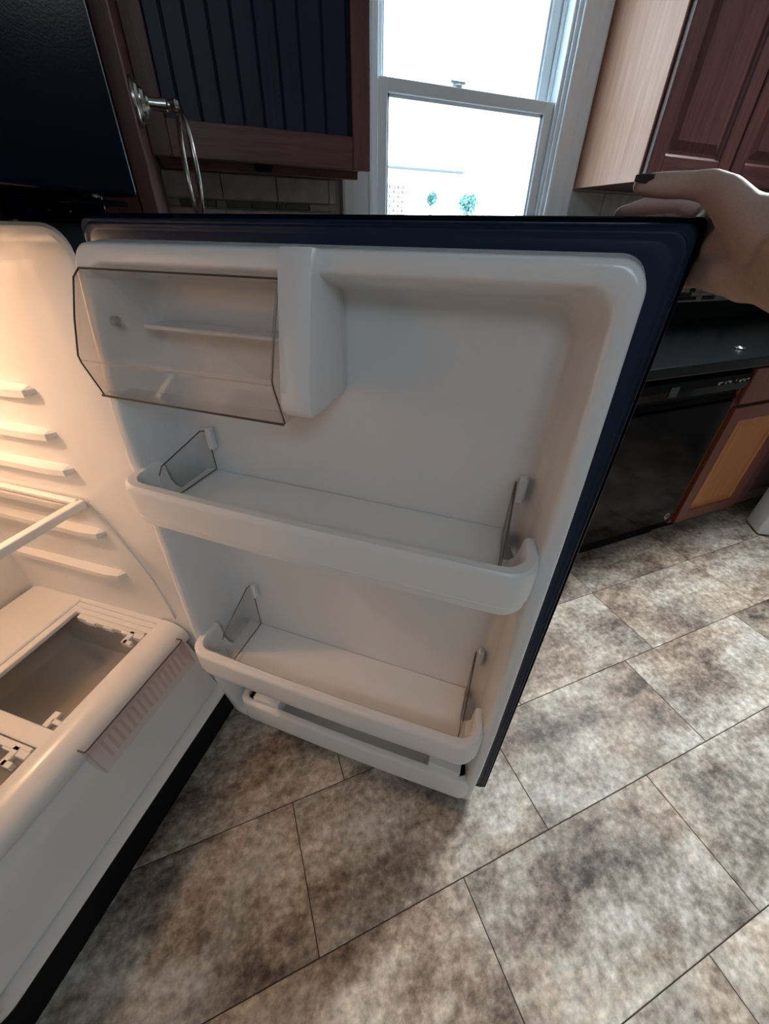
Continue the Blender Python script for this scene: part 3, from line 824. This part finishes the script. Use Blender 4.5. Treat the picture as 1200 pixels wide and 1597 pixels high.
rings = [mkring(-.003, lambda z: .001, .028), mkring(-.002, lambda z: .008, .028), mkring(.000, lambda z: crest(z)*.6, .028), mkring(.0015, lambda z: crest(z)*.92, .028),
         mkring(.004, lambda z: crest(z)*.985, .027), mkring(.008, lambda z: crest(z), .026), mkring(.019, lambda z: crest(z), .026), mkring(.0225, lambda z: crest(z)-.002, .027),
         mkring(.026, lambda z: crest(z)-.008, .028), mkring(.036, lambda z: .014, .034), mkring(.041, lambda z: -.012, .038), mkring(.046, lambda z: -.023, .04), mkring(.056, lambda z: -.028, .04)]
loft(bm, rings, True, False, True)
dp('door_liner', bm, M['liner'], smooth=.9)

# bins
def arc_u(s0, s1, pf_, r, pb_):
    """U path (s,p): from left back, round the front, to right back"""
    pts = [(s0, pb_), (s0, (pb_+pf_-r)/2)]
    for k in range(9):
        a = PI - (PI/2)*k/8; pts.append((s0+r+r*math.cos(a), pf_-r+r*math.sin(a)))
    for t in (.2, .4, .6, .8): pts.append((s0+r+(s1-s0-2*r)*t, pf_+.004*math.sin(PI*t)))
    for k in range(9):
        a = PI/2 - (PI/2)*k/8; pts.append((s1-r+r*math.cos(a), pf_-r+r*math.sin(a)))
    pts += [(s1, (pb_+pf_-r)/2), (s1, pb_)]
    return pts
def door_bin(z0, zt, pf_=.131, s0=.043, s1=.692, fz=None, tilt=0):
    fz = fz or z0+.016
    bm = B()
    n0 = 0
    def path(inset, dz, z):
        return [(s, -p, z) for s, p in arc_u(s0+inset, s1-inset, pf_-inset, max(.012, .040-inset*.6), .045)]
    secs = [(.010, z0), (.004, z0+.004), (.002, z0+.018), (.0025, z0+.0185), (.0025, z0+.0205), (.0005, z0+.022), (0, zt-.012), (.001, zt-.004), (.005, zt), (.016, zt), (.020, zt-.004), (.022, zt-.014), (.024, fz+.014), (.032, fz+.003), (.045, fz)]
    loft(bm, [path(i, 0, z) for i, z in secs], False)
    # close underside and floor
    fo = path(.045, 0, fz); un = path(.010, 0, z0)
    fl_ = [bm.verts.new(v) for v in fo] + [bm.verts.new((s1-.045, .027, fz+.003)), bm.verts.new((s0+.045, .027, fz+.003))]
    bm.faces.new(fl_)
    ul = [bm.verts.new(v) for v in un] + [bm.verts.new((s1-.030, .027, z0)), bm.verts.new((s0+.030, .027, z0))]
    bm.faces.new(ul)
    o = dp('door_bin', bm, M['bin'], smooth=.7)
    return o
b1 = door_bin(.866, .942, fz=.894)
b2 = door_bin(.432, .512, fz=.448)

# bottom retainer bar
bm = B()
s0, s1 = .075, .708
def gpath(inset, z, pfr=.078, rr=.03): return [(s, -p, z) for s, p in arc_u(s0+inset, s1-inset, pfr-inset, max(.008, rr-inset*.6), .030)]
loft(bm, [gpath(.018, .158), gpath(.006, .158), gpath(.001, .162), gpath(0, .168), gpath(0, .232), gpath(.002, .238), gpath(.006, .241), gpath(.016, .241), gpath(.018, .237), gpath(.018, .158)], False)
ret = dp('bottom_retainer', bm, M['bin'], smooth=.7)
for q in (.120, .600): boxobj('retainer_peg', (q, q+.075, -.066, -.012, .210, .258), M['bin'], dshell, bev=.003)
for q in (.098, .678): boxobj('retainer_slot', (q, q+.020, -.060, -.020, .205, .234), M['blackmat'], dshell, bev=.001, seg=1)

# clear bottle clips in the bins
def bottle_clip(s, p0, p1, z0, z1, th=.0035):
    zf = z0 + (z1-z0)*.62
    pts = [(p0, z0), (p1, z0+.002), (p1, zf), (p1-.010, zf+.012), (p0+.016, z1), (p0+.005, z1-.004), (p0, z1-.014)]
    bm = B(); prism(bm, [(-p, z) for p, z in pts], s, s+th, 'x'); c = dp('bottle_clip', bm, M['clear'])
    bm = B(); tube(bm, [(s+th/2, -p, z) for p, z in ((p1, zf), (p1-.010, zf+.012), (p0+.016, z1), (p0+.005, z1-.004), (p0, z1-.014), (p0, z0+.004), (p1-.01, z0+.004))], .0011, 6)
    dp('bottle_clip_edge', bm, M['edge'])
bottle_clip(.108, -.024, .098, .897, .984)
bottle_clip(.122, -.024, .098, .452, .600)
bottle_clip(.645, -.024, .098, .897, .992)
bottle_clip(.648, -.024, .098, .452, .598)
# small white posts where the clips hook
bm = B()
for s, z in ((.113, .976), (.127, .592), (.651, .984), (.654, .590)): box(bm, s, s+.012, .012, .027, z-.03, z+.012, .003, 1)
link_split('clip_post', bm, M['liner'], dshell)
# dairy compartment: white divider and clear hinged cover
bm = B()
dpts = [(-.027, 1.245), (.0, 1.252), (.036, 1.259), (.050, 1.259), (.056, 1.252), (.074, 1.17), (.088, 1.098), (.087, 1.088), (.080, 1.080), (-.018, 1.084), (-.027, 1.092)]
bmx = bmesh.new(); prism(bmx, [(-p, z) for p, z in dpts], .345, .388, 'x')
bmesh.ops.recalc_face_normals(bmx, faces=bmx.faces)
bmesh.ops.bevel(bmx, geom=[e for e in bmx.edges if abs(e.verts[0].co.x-e.verts[1].co.x) < 1e-5], offset=.004, segments=2, affect='EDGES', profile=.5)
merge(bm, bmx)
dp('dairy_divider', bm, M['liner'], smooth=.6)
cpts = [(.046, 1.228), (.058, 1.218), (.078, 1.172), (.094, 1.126), (.093, 1.116), (.081, 1.074), (.079, 1.066)]
bm = B()
x0, x1 = .032, .343
inn = [(p-.003, z-.001) for p, z in cpts]
loft(bm, [[(x0, -p, z), (x1, -p, z), (x1, -q, w), (x0, -q, w)] for (p, z), (q, w) in zip(cpts, inn)], True, True, True)
for q in (x0, x1-.003):
    prism(bm, [(-p, z) for p, z in cpts] + [(-.055, 1.070), (-.040, 1.12), (-.035, 1.20)], q, q+.003, 'x')
box(bm, x0, x1, -.083, -.045, 1.0655, 1.0685)
dp('dairy_cover', bm, M['clear'])
def edge_tube(name, pts, r=.0013): 
    bm = B(); tube(bm, [(s, -p, z) for s, p, z in pts], r, 6); return dp(name, bm, M['edge'])
edge_tube('dairy_cover_edge', [(x0, p, z) for p, z in cpts[::-1]] + [(x1, cpts[0][0], cpts[0][1])])
edge_tube('dairy_cover_edge', [(x0, .082, 1.066), (x1, .082, 1.066)], .0016)
edge_tube('dairy_cover_edge', [(x1, p, z) for p, z in cpts[1:]], .0010)
bm = B(); tube(bm, [(x0+.002, -.0940, 1.120), (x1-.002, -.0940, 1.120)], .0012, 6); dp('dairy_cover_crease', bm, clear('crease_plastic', (.97, .93, .92), 2.0))
bm = B(); lathe(bm, [(.007, 0), (.007, .006), (.003, .008)], (.062, -.045, 1.165), (1, 0, 0), 12); dp('cover_pivot', bm, M['greyprint'])
bm = B(); box(bm, .075, .345, -.012, .027, 1.150, 1.156, .002, 1); dp('dairy_ledge', bm, M['liner'])
bm = B(); box(bm, -.46, -.212, .30, .306, 1.135, 1.262, .003, 1); box(bm, -.46, -.212, .30, .60, 1.255, 1.264, .002, 1)  # unseen baffle, added to keep bulb light off the upper door
fp('added_bulb_baffle', bm, M['white'])
# fridge bulb: light inside the cabinet, high at the back
bl = bpy.data.lights.new('fridge_bulb', 'POINT'); bl.energy = 6.6; bl.color = (1.0, .59, .35); bl.shadow_soft_size = .018
bo = bpy.data.objects.new('fridge_bulb', bl); C.objects.link(bo); bo.parent = fr; bo.location = (-.30, .50, 1.232)

# ------------------------------------------------------------------ hand gripping the door corner
def D(s, p, z): return dm @ Vector((s, -p, z))
hand_root = D(.785, .02, 1.262)
def capsule(bm, a, b, ra, rb, n=16):
    a, b = Vector(a), Vector(b); ax = b-a; L_ = ax.length; ax.normalize()
    s = ax.orthogonal().normalized(); u = ax.cross(s)
    prof = [(-ra*math.sin(t), ra*math.cos(t)) for t in [PI/2*(1-k/6) for k in range(7)]]
    prof += [(L_ + rb*math.sin(t), rb*math.cos(t)) for t in [PI/2*k/6 for k in range(7)]]
    rings = [[a + ax*t + (s*math.cos(2*PI*k/n) + u*math.sin(2*PI*k/n))*max(r, 1e-4) for k in range(n)] for t, r in prof]
    loft(bm, rings, True, True, True)
def chain(bm, pts):
    for (a, ra), (b, rb) in zip(pts, pts[1:]): capsule(bm, a, b, ra, rb)
bm = B()
G = lambda s, p, z: D(s, p, z) - hand_root
# forearm and wrist (towards the photographer)
chain(bm, [(G(.880, .240, 1.190), .040), (G(.835, .130, 1.230), .030), (G(.806, .070, 1.256), .0250)])
chain(bm, [(G(.862, .235, 1.205), .036), (G(.818, .120, 1.243), .026), (G(.797, .060, 1.264), .0205)])
chain(bm, [(G(.815, .085, 1.245), .026), (G(.798, .050, 1.250), .0215)])
# palm: bundle from wrist to the knuckles
kn = [(.774, -.048, 1.283), (.776, -.052, 1.268), (.776, -.050, 1.254), (.774, -.044, 1.242)]
for q, r_, w_ in zip(kn, (.0115, .0120, .0115, .0105), ((.797, .050, 1.264), (.802, .052, 1.258), (.802, .052, 1.252), (.799, .050, 1.247))):
    chain(bm, [(G(*w_), .0195), (G((q[0]+w_[0])/2+.004, (q[1]+w_[1])/2, (q[2]+w_[2])/2), .0165), (G(*q), r_)])
# heel of the hand and ball of the thumb
chain(bm, [(G(.790, .040, 1.268), .019), (G(.772, .020, 1.286), .0172), (G(.755, .002, 1.304), .0138)])
chain(bm, [(G(.792, .045, 1.248), .018), (G(.774, .020, 1.247), .0150), (G(.768, -.01, 1.250), .0140)])
chain(bm, [(G(.778, .018, 1.285), .0165), (G(.768, .0, 1.268), .0145)])
for z_, p_ in ((1.290, .012), (1.276, .010), (1.262, .008), (1.250, .006)): chain(bm, [(G(.790, .035, z_-.006), .017), (G(.774, p_, z_), .0150), (G(.773, -.025, z_-.001), .0135), (G(.774, -.046, z_-.003), .0115)])
chain(bm, [(G(.757, -.002, 1.300), .0125), (G(.763, -.028, 1.297), .0115), (G(.764, -.052, 1.293), .0110)])
chain(bm, [(G(.7685, -.012, 1.297), .0128), (G(.769, -.020, 1.280), .0128), (G(.770, -.022, 1.258), .0128)])
# thumb along the top
chain(bm, [(G(.755, .002, 1.304), .0134), (G(.743, -.008, 1.3105), .0120), (G(.730, -.015, 1.3115), .0103), (G(.716, -.020, 1.3120), .0104), (G(.703, -.023, 1.3125), .0098), (G(.694, -.025, 1.3130), .0082)])
# fingers behind the door, each its own chain
chain(bm, [(G(*kn[0]), .0112), (G(.757, -.071, 1.297), .0096), (G(.735, -.0715, 1.3025), .0092), (G(.712, -.0715, 1.3000), .0086), (G(.688, -.0700, 1.2930), .0072)])
chain(bm, [(G(*kn[1]), .0115), (G(.758, -.075, 1.270), .0098), (G(.728, -.0725, 1.273), .0092), (G(.704, -.0715, 1.271), .0084), (G(.688, -.0700, 1.268), .0072)])
chain(bm, [(G(*kn[2]), .0110), (G(.758, -.073, 1.251), .0094), (G(.730, -.0710, 1.253), .0088), (G(.708, -.0700, 1.251), .0080), (G(.694, -.0690, 1.249), .0070)])
chain(bm, [(G(*kn[3]), .0100), (G(.758, -.068, 1.235), .0084), (G(.737, -.0670, 1.235), .0078), (G(.722, -.0665, 1.234), .0072), (G(.710, -.0655, 1.232), .0062)])
tmp = link('tmp_hand', bm, M['skin'])
md = tmp.modifiers.new('r', 'REMESH'); md.mode = 'VOXEL'; md.voxel_size = .0016; md.use_smooth_shade = True
ms = tmp.modifiers.new('s', 'SMOOTH'); ms.factor = .5; ms.iterations = 26
dg = bpy.context.evaluated_depsgraph_get()
hme = bpy.data.meshes.new_from_object(tmp.evaluated_get(dg)); bpy.data.objects.remove(tmp)
for p in hme.polygons: p.use_smooth = True
hme.materials.clear(); hme.materials.append(M['skin'])
hand = bpy.data.objects.new('hand', hme); C.objects.link(hand); hand.location = hand_root
tag(hand, 'bare hand gripping the top corner of the open refrigerator door', 'hand')
def nail(center, along, normal, L_=.013, W=.0095):
    a = Vector(along).normalized(); n = Vector(normal); n = (n - a*n.dot(a)).normalized(); w = a.cross(n)
    bm = B(); rings = []
    for i in range(9):
        t = i/8; x = (t-.45)*L_; wd = W*(.42 + .12*math.sin(PI*min(1, t*1.3))) * (1 if t < .8 else max(.35, 1-(t-.8)*2.6))
        row = []
        for j in range(9):
            q = -1 + j/4; row.append(center + a*x + w*wd*q + n*(.0018*(1-q*q) - .0022*q*q - .0016*(t-.3)**2))
        rings.append(row)
    loft(bm, rings, False)
    bmesh.ops.solidify(bm, geom=list(bm.faces), thickness=.0008)
    o = link('nail', bm, M['nail'], hand, smooth=1.2); return o
nd = (G(-.30, .70, .64) - G(0, 0, 0)).normalized()
nail(G(.6965, -.0240, 1.3128) + nd*.0086, G(.690, -.0255, 1.3130)-G(.706, -.0225, 1.3122), nd, .0155, .0090)
